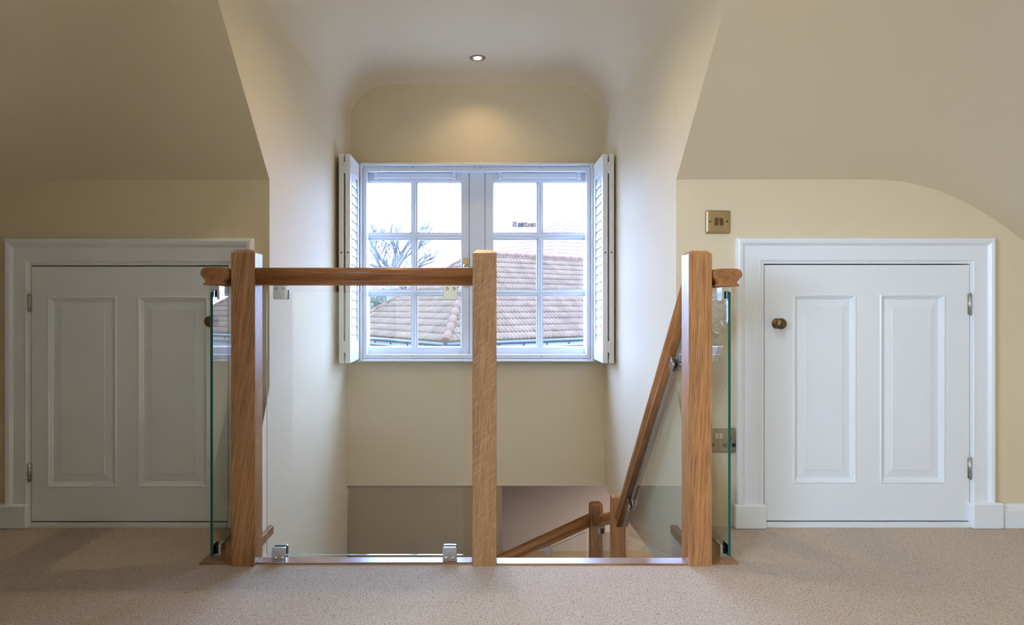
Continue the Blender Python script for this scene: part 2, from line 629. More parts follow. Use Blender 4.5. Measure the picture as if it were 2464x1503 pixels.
# floor with the stairwell cut out
mb = MB()
mb.box(RX0 - 0.05, RX1 + 0.05, RY0 - 0.05, 2.12, SOF, 0)
mb.box(RX0 - 0.05, XL0, 2.12, KY + 0.05, SOF, 0)
mb.box(XR0, RX1 + 0.05, 2.12, KY + 0.05, SOF, 0)
struct(mk(mb, 'floor', CARPET), 'beige wool carpet on the landing')

# the rest of the room behind the camera, plus an added shading wall
GW = (-1.72, -0.14, 0.70, 1.86)                 # gable window y0,y1,z0,z1
mb = MB()
gx0 = RX0 - 0.10
mb.box(gx0, RX0, RY0, GW[0], 0, 2.5)
mb.box(gx0, RX0, GW[1], 1.15, 0, 2.5)
mb.box(gx0, RX0, GW[0], GW[1], 0, GW[2])
mb.box(gx0, RX0, GW[0], GW[1], GW[3], 2.5)
mb.box(gx0, RX0, 1.15, KY + 0.05, 0, 1.5)
struct(mk(mb, 'wall_gable', CREAM))
struct(mk(MB().box(RX0, -0.83, 1.11, 1.18, 0, 2.5), 'wall_shading_stub', CREAM))  # unseen stub wall, added to keep the side light off the left
struct(mk(MB().box(RX1, RX1 + 0.1, RY0, KY + 0.05, 0, 1.5), 'wall_side_right', CREAM))
struct(mk(MB().box(RX0, RX1, RY0 - 0.1, RY0, 0, 1.6), 'wall_back', CREAM))
w2 = MB()
for a, b_, c, d in ((GW[0], GW[0] + 0.06, GW[2], GW[3]), (GW[1] - 0.06, GW[1], GW[2], GW[3]), (GW[0], GW[1], GW[2], GW[2] + 0.06), (GW[0], GW[1], GW[3] - 0.06, GW[3]), ((GW[0] + GW[1]) / 2 - 0.03, (GW[0] + GW[1]) / 2 + 0.03, GW[2], GW[3])):
    w2.box(gx0 + 0.02, RX0 - 0.01, a, b_, c, d)
struct(mk(w2, 'window_2', UPVC))

w3 = MB()
def rl(x0, x1, y0, y1):
    pts = [(x0, y0), (x1, y0), (x1, y1), (x0, y1)]
    zz = [ceil_z(-0.0, y) for x, y in pts]
    w3.add([(x, y, z - 0.01) for (x, y), z in zip(pts, zz)] + [(x, y - 0.05, z + 0.07) for (x, y), z in zip(pts, zz)],
           [(0, 1, 2, 3), (4, 5, 6, 7), (0, 1, 5, 4), (1, 2, 6, 5), (2, 3, 7, 6), (3, 0, 4, 7)])
rl(RLX[0], RLX[0] + 0.05, *RLY); rl(RLX[1] - 0.05, RLX[1], *RLY)
rl(RLX[0], RLX[1], RLY[0], RLY[0] + 0.04); rl(RLX[0], RLX[1], RLY[1] - 0.04, RLY[1])
struct(mk(w3, 'window_3', UPVC))

# storey below, seen down the stairwell
LWX = X(1208, FY + 0.02)
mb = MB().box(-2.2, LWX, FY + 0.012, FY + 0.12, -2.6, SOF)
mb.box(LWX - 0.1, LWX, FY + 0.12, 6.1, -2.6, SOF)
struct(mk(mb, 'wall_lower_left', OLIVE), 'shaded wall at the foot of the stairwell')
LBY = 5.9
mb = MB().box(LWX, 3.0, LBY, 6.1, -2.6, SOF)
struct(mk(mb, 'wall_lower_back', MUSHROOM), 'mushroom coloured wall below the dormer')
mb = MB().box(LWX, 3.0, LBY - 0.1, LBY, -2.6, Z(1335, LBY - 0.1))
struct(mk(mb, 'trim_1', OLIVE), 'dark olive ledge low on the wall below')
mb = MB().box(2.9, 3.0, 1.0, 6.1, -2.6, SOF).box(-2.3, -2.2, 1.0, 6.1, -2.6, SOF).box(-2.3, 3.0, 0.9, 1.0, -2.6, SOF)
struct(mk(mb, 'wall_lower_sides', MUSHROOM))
struct(mk(MB().box(-2.3, 3.0, 0.9, 6.1, -2.7, -2.6), 'floor_lower', CARPET))
mb = MB().box(-2.3, 3.0, FY + 0.01, 6.1, SOF, SOF + 0.05)
mb.box(xr(KY) + 0.13, 3.0, KY + 0.05, FY, SOF, SOF + 0.05)
mb.box(-2.3, xl(KY) - 0.02, KY + 0.05, FY, SOF, SOF + 0.05)
LOWER_ROOF = mb

# ------------------------------------------------------------------ window
YS = 3.89                                    # face of the sashes
win = bpy.data.objects.new('window_1', None)
C.objects.link(win)
win.location = ((WX0 + WX1) / 2, 3.85, WZ0)
ROOT[win.name] = Vector(win.location)
struct(win, 'white twelve-pane casement window in the dormer')
def ring(mb, x0, x1, z0, z1, w, y0, y1):
    mb.box(x0, x0 + w, y0, y1, z0, z1)
    mb.box(x1 - w, x1, y0, y1, z0, z1)
    mb.box(x0 + w, x1 - w, y0, y1, z0, z0 + w)
    mb.box(x0 + w, x1 - w, y0, y1, z1 - w, z1)
d0 = 3.80
mb = MB()
ring(mb, X(865, d0), X(1429, d0), Z(870, d0), Z(391, d0), 0.013, d0, FY + 0.02)
mb.box(X(862, d0), X(1432, d0), d0 - 0.006, FY, Z(870, d0), Z(866, d0))
f1 = mk(mb, 'outer_frame', UPVC, win, bevel=0.0025)
mb = MB()
ring(mb, X(871, d0), X(1423, d0), Z(863, d0), Z(400, d0), 0.022, d0 + 0.022, FY + 0.09)
f2 = mk(mb, 'inner_frame', UPVC, win, bevel=0.002)
mb = MB()
mb.box(X(1130, 3.885), X(1166, 3.885), 3.885, FY + 0.10, Z(855, 3.885), Z(410, 3.885))
mb.box(X(1118, YS + 0.03), X(1178, YS + 0.03), YS + 0.047, FY + 0.12, Z(858, YS), Z(408, YS))
mk(mb, 'mullion', UPVC, win, bevel=0.002)
dots = MB()
for px, py, dd in ((993, 403, 0), (1143, 404, 0), (1156, 404, 0), (1302, 404, 0), (990, 857, 0), (1303, 857, 0)):
    c = (X(px, d0 + 0.02), d0 + 0.02, Z(py, d0 + 0.02))
    dots.lathe([(0.0028, -0.0035), (0.0022, -0.0045)], lambda a, b_, h, c=c: (c[0] + a, c[1] + h + 0.003, c[2] + b_), 10)
mk(dots, 'catch', DARK, win)

def sash(x0, x1, gxs, side):
    zt, zb = Z(411, YS), Z(853, YS)
    rows = [(437, 560), (575, 697), (711, 835)]
    mb = MB()
    y0, y1 = YS, YS + 0.045
    gz = [(Z(b_, YS), Z(a, YS)) for a, b_ in rows]
    cols = [(X(a, YS), X(b_, YS)) for a, b_ in gxs]
    gl = 0.006                                # sight-line bead
    mb.box(x0, cols[0][0], y0, y1, zb, zt)
    mb.box(cols[1][1], x1, y0, y1, zb, zt)
    mb.box(cols[0][0], cols[1][1], y0, y1, gz[0][1], zt)
    mb.box(cols[0][0], cols[1][1], y0, y1, zb, gz[2][0])
    ob = mk(mb, 'sash', UPVC, win, bevel=0.002)
    mt = MB()
    xa, xb = cols[0][1], cols[1][0]
    xm = (xa + xb) / 2
    def bar_profile(w):                      # narrow nose towards the room, wide at the glass
        return [(-w * 0.22, 0.0), (w * 0.22, 0.0), (w * 0.30, 0.008), (w * 0.5, 0.016), (w * 0.5, 0.034), (-w * 0.5, 0.034), (-w * 0.5, 0.016), (-w * 0.30, 0.008)]
    mt.prism(bar_profile(xb - xa), lambda u, w, t: (xm + u, y0 + 0.004 + w, t), gz[2][0], gz[0][1])
    for a, b_ in ((gz[0][0], gz[1][1]), (gz[1][0], gz[2][1])):
        zm = (a + b_) / 2
        mt.prism(bar_profile(a - b_), lambda u, w, t, zm=zm: (t, y0 + 0.003 + w, zm + u), cols[0][0], cols[1][1])
    # stepped bead round every pane
    for c0, c1 in cols:
        for z0, z1 in gz:
            ring(mt, c0 - 0.004, c1 + 0.004, z0 - 0.004, z1 + 0.004, 0.0075, y0 + 0.014, y0 + 0.036)
    mk(mt, 'glazing_bars', UPVC, ob)
    g = MB()
    for c0, c1 in cols:
        for z0, z1 in gz:
            g.box(c0, c1, y0 + 0.026, y0 + 0.030, z0, z1)
    mk(g, 'glass', PANE, ob)
    # trickle vent along the top rail
    return ob
s1 = sash(X(873, YS), X(1129, YS), [(886, 990), (1003, 1110)], -1)
s2 = sash(X(1167, YS), X(1421, YS), [(1187, 1293), (1306, 1411)], 1)
for a, b_ in ((905, 1093), (1204, 1392)):
    v = MB().box(X(a, YS), X(b_, YS), YS - 0.024, YS, Z(429, YS), Z(418, YS))
    o = mk(v, 'vent_bar', UPVC, win, bevel=0.002)
    e = MB()
    for q in (a, b_):
        e.box(X(q - 4, YS), X(q + 4, YS), YS - 0.027, YS, Z(432, YS), Z(416, YS))
    mk(e, 'end_cap', UPVC, o, bevel=0.002)
# brass espagnolette handle on the left sash
h = MB().box(X(1117, YS), X(1125, YS), YS - 0.010, YS, Z(690, YS), Z(621, YS))
ho = mk(h, 'handle', GOLD, win, bevel=0.002)
h = MB()
h.lathe([(0.013, 0), (0.013, 0.012), (0.009, 0.020), (0.004, 0.022)], lambda a, b_, q: (X(1120, YS) + a, YS - 0.010 - q, Z(640, YS) + b_), 20)
h.tube([(X(1120, YS), YS - 0.026, Z(640, YS)), (X(1117, YS), YS - 0.034, Z(655, YS)), (X(1114, YS), YS - 0.036, Z(672, YS)), (X(1113, YS), YS - 0.034, Z(686, YS))], [0.006, 0.006, 0.005, 0.006], 10)
mk(h, 'lever', GOLD, ho)

# ------------------------------------------------------------------ shutters
def shutter(sgn, label):
    root = thing('window_shutter', label, 'window shutter', (sgn * 0.66 + 0.006, 3.80, 0.49), group='shutters folded open beside the dormer window')
    zb, zt = 0.492, 1.572
    yF, yB = 3.524, 3.797
    xin = 0.6465 if sgn < 0 else 0.6575
    th = 0.0255
    for p in range(2):
        xi = xin + p * (th + 0.0075)
        xo = xi + th
        sx = lambda v: sgn * v
        m = MB()
        m.box(sx(xi), sx(xo), yF, yF + 0.038, zb, zt)
        m.box(sx(xi), sx(xo), yB - 0.038, yB, zb, zt)
        m.box(sx(xi), sx(xo), yF + 0.038, yB - 0.038, zt - 0.092, zt)
        m.box(sx(xi), sx(xo), yF + 0.038, yB - 0.038, zb, zb + 0.100)
        pan = mk(m, 'panel', SHUT, root, bevel=0.0015)
        z0, z1 = zb + 0.100, zt - 0.092
        nL = 19
        pitch = (z1 - z0) / nL
        for k in range(nL):
            zc = z0 + pitch * (k + 0.5)
            xc = (xi + xo) / 2
            prof = []
            for q in range(12):
                t = 2 * math.pi * q / 12
                prof.append((0.0320 * math.cos(t), 0.0046 * math.sin(t)))
            ca, sa = math.cos(R(79)), math.sin(R(79))
            l = MB().prism(prof, lambda u, w, t, zc=zc, xc=xc: (sx(xc + u * ca + w * sa), t, zc + u * sa - w * ca), yF + 0.039, yB - 0.039, True)
            mk(l, 'louvre', SHUT, pan)
        dt = MB()
        c = (sx((xi + xo) / 2), yF, Z(607, 3.52))
        dt.lathe([(0.0045, -0.0016), (0.0035, -0.0022)], lambda a, b_, h, c=c: (c[0] + a, c[1] + h + 0.0012, c[2] + b_), 12)
        mk(dt, 'magnet', DARK, pan)
    xm = xin + th + 0.00375
    for zc in (Z(403, 3.52), Z(834, 3.52)):
        hg = MB()
        hg.box(sgn * (xm - 0.012), sgn * (xm + 0.012), yF - 0.003, yF + 0.001, zc - 0.020, zc + 0.020)
        hg.box(sgn * (xm - 0.004), sgn * (xm + 0.004), yF - 0.006, yF + 0.001, zc - 0.030, zc + 0.030)
        hob = mk(hg, 'hinge', SHUT, root, bevel=0.0008)
        for a, b_ in ((-0.009, 0.013), (0.009, 0.013), (-0.009, -0.013), (0.009, -0.013)):
            sc = MB().lathe([(0.0018, 0), (0.0014, 0.0006)], lambda u, w, h, a=a, b_=b_, zc=zc: (sgn * (xm + a) + u, yF - 0.003 - h, zc + b_ + w), 8)
            mk(sc, 'screw', STEEL, hob)
    return root
shutter(-1, 'white louvred shutter folded back against the left cheek of the dormer')
shutter(1, 'white louvred shutter folded back against the right cheek of the dormer')

# ------------------------------------------------------------------ eaves doors
def knee_door(nm, label, ox0, ox1, ztop, lx0, lx1, lz1, lz0, panels, pz, knob, hinge_side, hinges, plinths):
    """all numbers are pixels measured on the knee wall plane"""
    D = KY - 0.012
    root = bpy.data.objects.new(nm, None)
    C.objects.link(root)
    root.location = (X((lx0 + lx1) / 2, KY), KY, 0)
    ROOT[root.name] = Vector(root.location)
    struct(root, label)
    x0, x1, zt = X(ox0, KY - 0.02), X(ox1, KY - 0.02), Z(ztop, KY - 0.02)
    a0, a1, at, ab = X(lx0, D), X(lx1, D), Z(lz1, D), Z(lz0, D)
    prof = [(0, 0), (0, 0.017), (0.003, 0.024), (0.010, 0.027), (0.020, 0.025), (0.027, 0.019), (0.030, 0.016), (0.082 - 0.003, 0.016), (0.082, 0.012)]
    wl = a0 - x0 - 0.003
    prof = prof[:7] + [(wl - 0.020, 0.016), (wl - 0.018, 0.0185), (wl - 0.013, 0.0185), (wl - 0.010, 0.0135), (wl, 0.012), (wl, 0)]
    wr = x1 - a1 - 0.003
    wt = zt - at - 0.004
    m = MB()
    nP = len(prof)
    rows = []
    for u, h in prof:
        ur, ut = u * wr / wl, u * wt / wl
        rows.append([(x0 + u, KY - h, 0.0), (x0 + u, KY - h, zt - ut), (x1 - ur, KY - h, zt - ut), (x1 - ur, KY - h, 0.0)])
    for r_ in rows: m.v += [Vector(p) for p in r_]
    for i in range(nP - 1):
        for k in range(3):
            m.f.append([i * 4 + k, i * 4 + k + 1, (i + 1) * 4 + k + 1, (i + 1) * 4 + k]); m.s.append(False)
    mk(m, 'door_surround', WHITE, root)
    m = MB()
    for (p0, p1, pt_) in plinths:
        m.box(X(p0, KY - 0.03), X(p1, KY - 0.03), KY - 0.032, KY, 0, Z(pt_, KY - 0.03))
    mk(m, 'plinth_block', WHITE, root, bevel=0.006, seg=3)
    m = MB().box(a0 - 0.003, a1 + 0.003, KY - 0.014, KY, 0, ab - 0.005)
    mk(m, 'threshold', WHITE, root, bevel=0.0015)
    # leaf
    yf = D
    px = [(X(p, D), X(q, D)) for p, q in panels]
    z1, z0 = Z(pz[0], D), Z(pz[1], D)
    m = MB()
    m.box(a0, px[0][0], yf, KY + 0.0, ab, at)
    m.box(px[0][1], px[1][0], yf, KY, ab, at)
    m.box(px[1][1], a1, yf, KY, ab, at)
    for q0, q1 in px:
        m.box(q0, q1, yf, KY, ab, z0)
        m.box(q0, q1, yf, KY, z1, at)
    leaf = mk(m, 'door_leaf', WHITE, root)
    for q0, q1 in px:
        m = MB()
        # moulding steps down into the panel, then the raised field
        steps = [(0.0, 0.0), (0.003, -0.0025), (0.007, -0.0020), (0.010, 0.003), (0.014, 0.0045), (0.018, 0.0105), (0.022, 0.0105), (0.046, 0.0065), (0.0475, 0.0045)]
        for i, (u, h) in enumerate(steps):
            m.v += [Vector(p) for p in ((q0 + u, yf + h, z0 + u), (q1 - u, yf + h, z0 + u), (q1 - u, yf + h, z1 - u), (q0 + u, yf + h, z1 - u))]
        for i in range(len(steps) - 1):
            for k in range(4):
                k2 = (k + 1) % 4
                m.f.append([i * 4 + k, i * 4 + k2, (i + 1) * 4 + k2, (i + 1) * 4 + k]); m.s.append(False)
        e = (len(steps) - 1) * 4
        m.f.append([e, e + 1, e + 2, e + 3]); m.s.append(False)
        mk(m, 'door_panel', WHITE, leaf)
    # knob
    kx, kz = X(knob[0], D), Z(knob[1], D)
    m = MB()
    m.lathe([(0.0185, 0), (0.0185, 0.003), (0.015, 0.006), (0.010, 0.009), (0.009, 0.017), (0.012, 0.020), (0.017, 0.024), (0.0198, 0.031), (0.0195, 0.037), (0.016, 0.043), (0.009, 0.0465), (0.001, 0.0475)],
            lambda a, b_, h: (kx + a, yf - h, kz + b_), 32)
    mk(m, 'door_knob', BRONZE, root)
    for hz0, hz1 in hinges:
        m = MB()
        hx = X(hinge_side, D)
        za, zb = Z(hz1, D), Z(hz0, D)
        m.tube([(hx, yf - 0.004, za), (hx, yf - 0.004, zb)], 0.0042, 12)
        m.box(hx - 0.008, hx + 0.008, yf - 0.002, yf + 0.0, za + 0.004, zb - 0.004)
        for t in (0.2, 0.4, 0.6, 0.8):
            zz = za + (zb - za) * t
            m.tube([(hx, yf - 0.004, zz - 0.001), (hx, yf - 0.004, zz + 0.001)], 0.0047, 12)
        mk(m, 'hinge', STEEL, root)
    return root
knee_door('door_1', 'low white two-panel eaves door in the shaded left knee wall', 10, 608, 573, 76, 548, 641, 1253, [(113, 281), (331, 501)], (712, 1172), (514, 773), 72, [(706, 750), (1114, 1158)], [(-8, 64, 1215), (548, 612, 1215)])
knee_door('door_2', 'low white two-panel eaves door in the bright right knee wall', 1773, 2396, 572, 1840, 2332, 637, 1252, [(1908, 2061), (2117, 2275)], (707, 1163), (1869, 778), 2333, [(705, 758), (1098, 1152)], [(1769, 1845, 1215), (2341, 2417, 1210)])
def skirting(nm, x0, x1, label):
    prof = [(0, 0), (0, 0.018), (0.062, 0.018), (0.066, 0.014), (0.073, 0.0135), (0.080, 0.008), (0.083, 0.004), (0.083, 0)]
    m = MB().prism(prof, lambda u, w, t: (t, KY - w, u), x0, x1)
    struct(mk(m, nm, WHITE), label)
skirting('baseboard_right', X(2418, KY - 0.02), RX1, 'white skirting board right of the eaves door')
skirting('baseboard_left', RX0, X(-8, KY - 0.03), 'white skirting board left of the eaves door')

# ------------------------------------------------------------------ oak newel posts
def newel(label, x0, x1, y0, y1, ztop, zbot, m_, group):
    r = thing('newel_post', label, 'newel post', ((x0 + x1) / 2, (y0 + y1) / 2, zbot), group=group)
    b = MB()
    c, ch = 0.0125, 0.0105
    e = 0.0012
    def oct_(ins, z):
        return [(x0 + ins + e, y0 + ins, z), (x1 - ins - e, y0 + ins, z), (x1 - ins, y0 + ins + e, z), (x1 - ins, y1 - ins - e, z),
                (x1 - ins - e, y1 - ins, z), (x0 + ins + e, y1 - ins, z), (x0 + ins, y1 - ins - e, z), (x0 + ins, y0 + ins + e, z)]
    rings = [oct_(0, zbot), oct_(0, ztop - ch), oct_(c, ztop)]
    for q in rings: b.v += [Vector(p) for p in q]
    for i in range(2):
        for k in range(8):
            k2 = (k + 1) % 8
            b.f.append([i * 8 + k, i * 8 + k2, (i + 1) * 8 + k2, (i + 1) * 8 + k]); b.s.append(False)
    b.f.append(list(range(8))[::-1]); b.s.append(False)
    b.f.append([16 + k for k in range(8)]); b.s.append(False)
    mk(b, 'post', m_, r)
    return r
def newel_single(label, x0, x1, y0, y1, ztop, zbot, m_, group):
    r = newel(label, x0, x1, y0, y1, ztop, zbot, m_, group)
    ch = r.children[0]                       # the post is one piece of timber: make it the thing itself
    ch.parent = None
    ch.location = r.location
    ch.name = 'newel_post'
    for k in ('label', 'category', 'group'):
        ch[k] = r[k]
    bpy.data.objects.remove(r)
    ROOT[ch.name] = Vector(ch.location)
    return ch
PG = 'oak newel posts of the landing balustrade'
PY0, PY1 = 2.0675, 2.1400
newel_single('dark oak newel post in shade at the left end of the landing balustrade', -0.7400, -0.6675, PY0, PY1, 0.9590, 0.0, OAK_L, PG)
newel_single('oak newel post with wavy ray figure standing before the window mullion', -0.0090, 0.0640, PY0, PY1, 0.9590, 0.0, OAK_M, PG)
newel_single('bright oak newel post at the head of the stairs beside the light switch', 0.6460, 0.7170, PY0, PY1, 0.9560, 0.0, OAK_R, PG)
SG = 'oak newel posts down in the stairwell'
newel_single('oak newel post in the stairwell where the steep handrail ends', 0.6370, 0.6985, 3.170, 3.235, -0.093, -2.6, OAK_R, SG)
newel_single('short oak newel post in the stairwell behind the one ending the steep handrail', 0.6285, 0.6950, 3.720, 3.785, -0.291, -2.6, OAK_L, SG)

# ------------------------------------------------------------------ oak handrails
def rail_profile(hw, h):
    half = [(0.0, 1.0), (0.5, 1.0), (0.72, 0.975), (0.86, 0.915), (0.95, 0.82), (0.995, 0.72), (1.0, 0.64), (0.965, 0.55), (0.88, 0.46), (0.76, 0.36), (0.67, 0.28), (0.635, 0.21), (0.66, 0.155),
            (0.74, 0.10), (0.80, 0.075), (0.80, 0.03), (0.76, 0.0)]
    pts = [(u * hw, w * h) for u, w in half]
    return pts + [(-u, w) for u, w in pts[::-1][:-1]]
def handrail(label, p0, p1, hw, h, m_, group):
    """p0, p1: middle of the underside at both ends"""
    p0, p1 = Vector(p0), Vector(p1)
    d = p1 - p0
    L = d.length
    xa = d.normalized()
    ya = Vector((0, 0, 1)).cross(xa).normalized()
    za = xa.cross(ya)
    prof = rail_profile(hw, h)
    hz = math.hypot(d.x, d.y)
    tn = -d.z / hz
    b = MB().prism(prof, lambda u, w, t: (t - w * tn, u, w), 0, L, True)
    o = mk(b, 'handrail', m_, local=True)
    M = Matrix((xa, ya, za)).transposed().to_4x4()
    M.translation = p0
    o.matrix_world = M
    return tag(o, label, 'handrail', group)
HG = 'oak handrails on the landing'
RB, RH = 0.8515, 0.0535
handrail('oak handrail spanning between the left and middle newel posts', (-0.6660, 2.1035, RB), (-0.0090, 2.1035, RB), 0.0405, RH, OAK_X, HG)
handrail('short oak handrail running back from the left newel post to the shaded wall', (-0.789, 2.062, RB), (-0.789, KY, RB), 0.0420, RH, OAK_X, HG)
handrail('short oak handrail running back from the right newel post beside the bright eaves door', (0.763, 2.062, RB - 0.004), (0.763, 2.372, RB - 0.004), 0.0430, RH, OAK_X, HG)
HS = 'oak handrails in the stairwell'
def zmid(d): return 0.848 - 1.01 * (d - 2.14)
dv = 0.036
handrail('steep oak handrail descending the stairs from the right newel post', (0.6795, 2.1405, zmid(2.14) - 0.064 * 0.72), (0.6795, 3.1695, zmid(3.17) - 0.064 * 0.72), 0.0325, 0.056, OAK_XS, HS)
handrail('short oak handrail linking the two newel posts down in the stairwell', (0.6630, 3.2365, -0.240), (0.6630, 3.7185, -0.412), 0.0320, 0.054, OAK_XS, HS)
handrail('oak handrail of the lower flight sloping down to the left', (0.6270, 3.7525, -0.4187), (-0.7255, 3.7525, -1.038), 0.0320, 0.056, OAK_XS, HS)

# ------------------------------------------------------------------ oak base rails round the stairwell
def board(nm, label, x0, x1, y0, y1, z0, z1, m_, group):
    o = mk(MB().box(x0, x1, y0, y1, z0, z1), nm, m_, org=((x0 + x1) / 2, (y0 + y1) / 2, z0), bevel=0.0015)
    return tag(o, label, 'base rail', group)
BG = 'oak base rails edging the stairwell'
board('base_rail', 'oak base rail under the front glass panel', -0.6675, -0.0090, 2.083, 2.128, -0.018, 0.006, OAK_BX, BG)
board('base_rail', 'oak nosing across the head of the stairs between middle and right newel posts', 0.0640, 0.6460, 2.076, 2.126, -0.022, 0.005, OAK_BX, BG)
board('base_rail', 'oak base rail under the left side glass panel', -0.842, -0.721, 2.080, KY, -0.024, 0.006, OAK_BY, BG)
board('base_rail', 'oak base rail under the right side glass panel', 0.696, 0.802, 2.080, KY, -0.024, 0.006, OAK_BY, BG)

# ------------------------------------------------------------------ glass panels
def glass_panel(label, poly, fn, t0, t1, group, edge=EDGE_CLEAR, top_only=False):
    """poly (u,w) outline; the two faces are clear, the rim shows the edge colour"""
    n = len(poly)
    b = MB()
    b.prism(poly, fn, t0, t1)
    o = mk(b, 'balustrade_glass', GLASS, org=fn(sum(p[0] for p in poly) / n, min(p[1] for p in poly), (t0 + t1) / 2))
    o.data.materials.append(edge)
    for f in o.data.polygons:
        if len(f.vertices) == 4 and f.area < 0.02 and (len(poly) != 4 or f.area < 0.02):
            if not top_only or f.normal.z > 0.3: f.material_index = 1
    return tag(o, label, 'glass panel', group)
GG = 'clear glass panels of the balustrade'
GT, GB = 0.830, 0.022
glass_panel('clear glass panel under the long handrail facing the camera', [(X(641, 2.1), GB), (X(1115, 2.1), GB), (X(1115, 2.1), GT), (X(641, 2.1), GT)], lambda u, w, t: (u, t, w), 2.101, 2.109, GG)
glass_panel('green edged glass panel seen end on, in front of the shaded door', [(2.093, GB), (2.425, GB), (2.425, GT), (2.093, GT)], lambda u, w, t: (t, u, w), -0.8125, -0.8045, GG, EDGE)
glass_panel('green edged glass panel seen end on, beside the bright door', [(2.093, GB), (2.425, GB), (2.425, GT), (2.093, GT)], lambda u, w, t: (t, u, w), 0.7745, 0.7825, GG, EDGE)
def zr(d): return zmid(d) - 0.064 * 0.72
glass_panel('sloping glass panel below the steep handrail', [(2.20, zr(2.20) - 0.80), (3.13, zr(3.13) - 0.80), (3.13, zr(3.13) - 0.028), (2.20, zr(2.20) - 0.028)], lambda u, w, t: (t, u, w), 0.6725, 0.6805, GG, top_only=True)
glass_panel('small glass panel below the short handrail in the stairwell', [(3.27, -1.05), (3.69, -1.20), (3.69, -0.445), (3.27, -0.290)], lambda u, w, t: (t, u, w), 0.659, 0.667, GG, top_only=True)
zl = lambda x: -0.454 + 0.452 * (x - 0.6034)
glass_panel('glass panel below the lower sloping handrail', [(-0.66, zl(-0.66) - 0.7), (0.6034, zl(0.6034) - 0.7), (0.6034, zl(0.6034)), (-0.66, zl(-0.66))], lambda u, w, t: (u, t, w), 3.749, 3.756, GG)

# ------------------------------------------------------------------ chrome glass clamps
def clamp_proto(label, group, shift):
    """upright clamp standing on its base at local z=0, wide along local x, screws on the -y face"""
    r = thing('glass_clamp', label, 'glass clamp', (0, 0, 0), group=group)
    w, h, t, p = 0.0215, 0.0435, 0.0155, 0.0075
    b = MB()
    for s in (-1, 1):
        ya, yb = (-t, -t + p) if s < 0 else (t - p, t)
        poly = []
        for (cx_, cz_, a0) in ((w - 0.005, h - 0.005, 0), (-w + 0.005, h - 0.005, 90)):
            for k in range(5):
                q = R(a0 + 22.5 * k)
                poly.append((cx_ + 0.005 * math.cos(q), cz_ + 0.005 * math.sin(q)))
        poly += [(-w, 0), (w, 0)]
        b.prism(poly, lambda u, v, q: (u, q, v), ya, yb)
    b.box(-w + 0.001, w - 0.001, -t + 0.003, t - 0.003, 0, 0.0150)
    body = mk(b, 'clamp_body', CHROME, r, local=True, bevel=0.0008)
    g = MB()
    if shift == 0:
        for ya, yb in ((-t + p, -0.0042), (0.0042, t - p)):
            g.box(-w + 0.002, w - 0.002, ya, yb, 0.0150, h - 0.003)
    else:
        ya, yb = (-0.0020, t - p) if shift < 0 else (-t + p, 0.0020)
        g.box(-w + 0.009, w - 0.009, ya, yb, 0.0150, h - 0.007)
    mk(g, 'gasket', BLACK, r, local=True)
    for s in (-0.0105, 0.0105):
        m = MB().lathe([(0.0050, 0), (0.0046, 0.0018), (0.0034, 0.0032), (0.0016, 0.0038)], lambda a, b_, q, s=s: (s + a, -t - q, 0.0115 + b_), 16)
        mk(m, 'screw', CHROME, r, local=True)
    return r
CG = 'chrome clamps holding the balustrade glass'
def place(src, label, loc, rot):
    c = copy_tree(src)
    c.location = loc
    c.rotation_euler = rot
    c['label'] = label
    return c
# front glass: two below, two above
CYF = 2.105
c0 = clamp_proto('chrome clamp at the foot of the front glass beside the left newel post', CG, 0)
c0.location = (X(671, 2.09), CYF, 0.006)
place(c0, 'chrome clamp at the foot of the front glass beside the middle newel post', (X(1082, 2.09), CYF, 0.006), (0, 0, 0))
place(c0, 'chrome clamp under the long handrail beside the left newel post', (X(674, 2.09), CYF, RB), (0, R(180), 0))
place(c0, 'chrome clamp under the long handrail beside the middle newel post', (X(1084, 2.09), CYF, RB), (0, R(180), 0))
# side glasses: the glass sits against the outer plate
cl = clamp_proto('chrome clamp at the foot of the left side glass', CG, -1)
# local -y faces away from the stairs
cl.location = (-0.8045, 2.137, 0.006)
cl.rotation_euler = (0, 0, R(-90))
place(cl, 'chrome clamp under the handrail holding the left side glass', (-0.8045, 2.125, RB), (R(180), 0, R(90)))
cr = clamp_proto('chrome clamp at the foot of the right side glass', CG, -1)
cr.location = (0.7745, 2.137, 0.006)
cr.rotation_euler = (0, 0, R(90))
place(cr, 'chrome clamp under the handrail holding the right side glass', (0.7745, 2.125, RB - 0.004), (R(180), 0, R(-90)))
def on_slope(label, d, x, y, z, ax):
    """hang a clamp under a sloping rail; ax = direction of the rail"""
    c = copy_tree(c0)
    c['label'] = label
    xa = Vector(ax).normalized()
    down = Vector((0, 0, -1))
    za = (down - xa * down.dot(xa)).normalized()
    ya = za.cross(xa)
    M = Matrix((xa, ya, za)).transposed().to_4x4()
    M.translation = (x, y, z)
    c.matrix_world = M
    return c
on_slope('chrome clamp high on the steep handrail behind the right newel post', 0, 0.6765, 2.330, zr(2.330) - 0.002, (0, -1, 1.01))
on_slope('chrome clamp low on the steep handrail near the stairwell newel post', 0, 0.6765, 2.990, zr(2.990) - 0.002, (0, -1, 1.01))
on_slope('chrome clamp under the lower sloping handrail', 0, X(1314, 3.7525), 3.7525, -0.418 + (X(1314, 3.7525) - 0.6285) * 0.458, (1, 0, 0.458))
on_slope('chrome clamp under the short handrail between the stairwell newel posts', 0, 0.663, 3.60, -0.370, (0, -1, 0.3546))

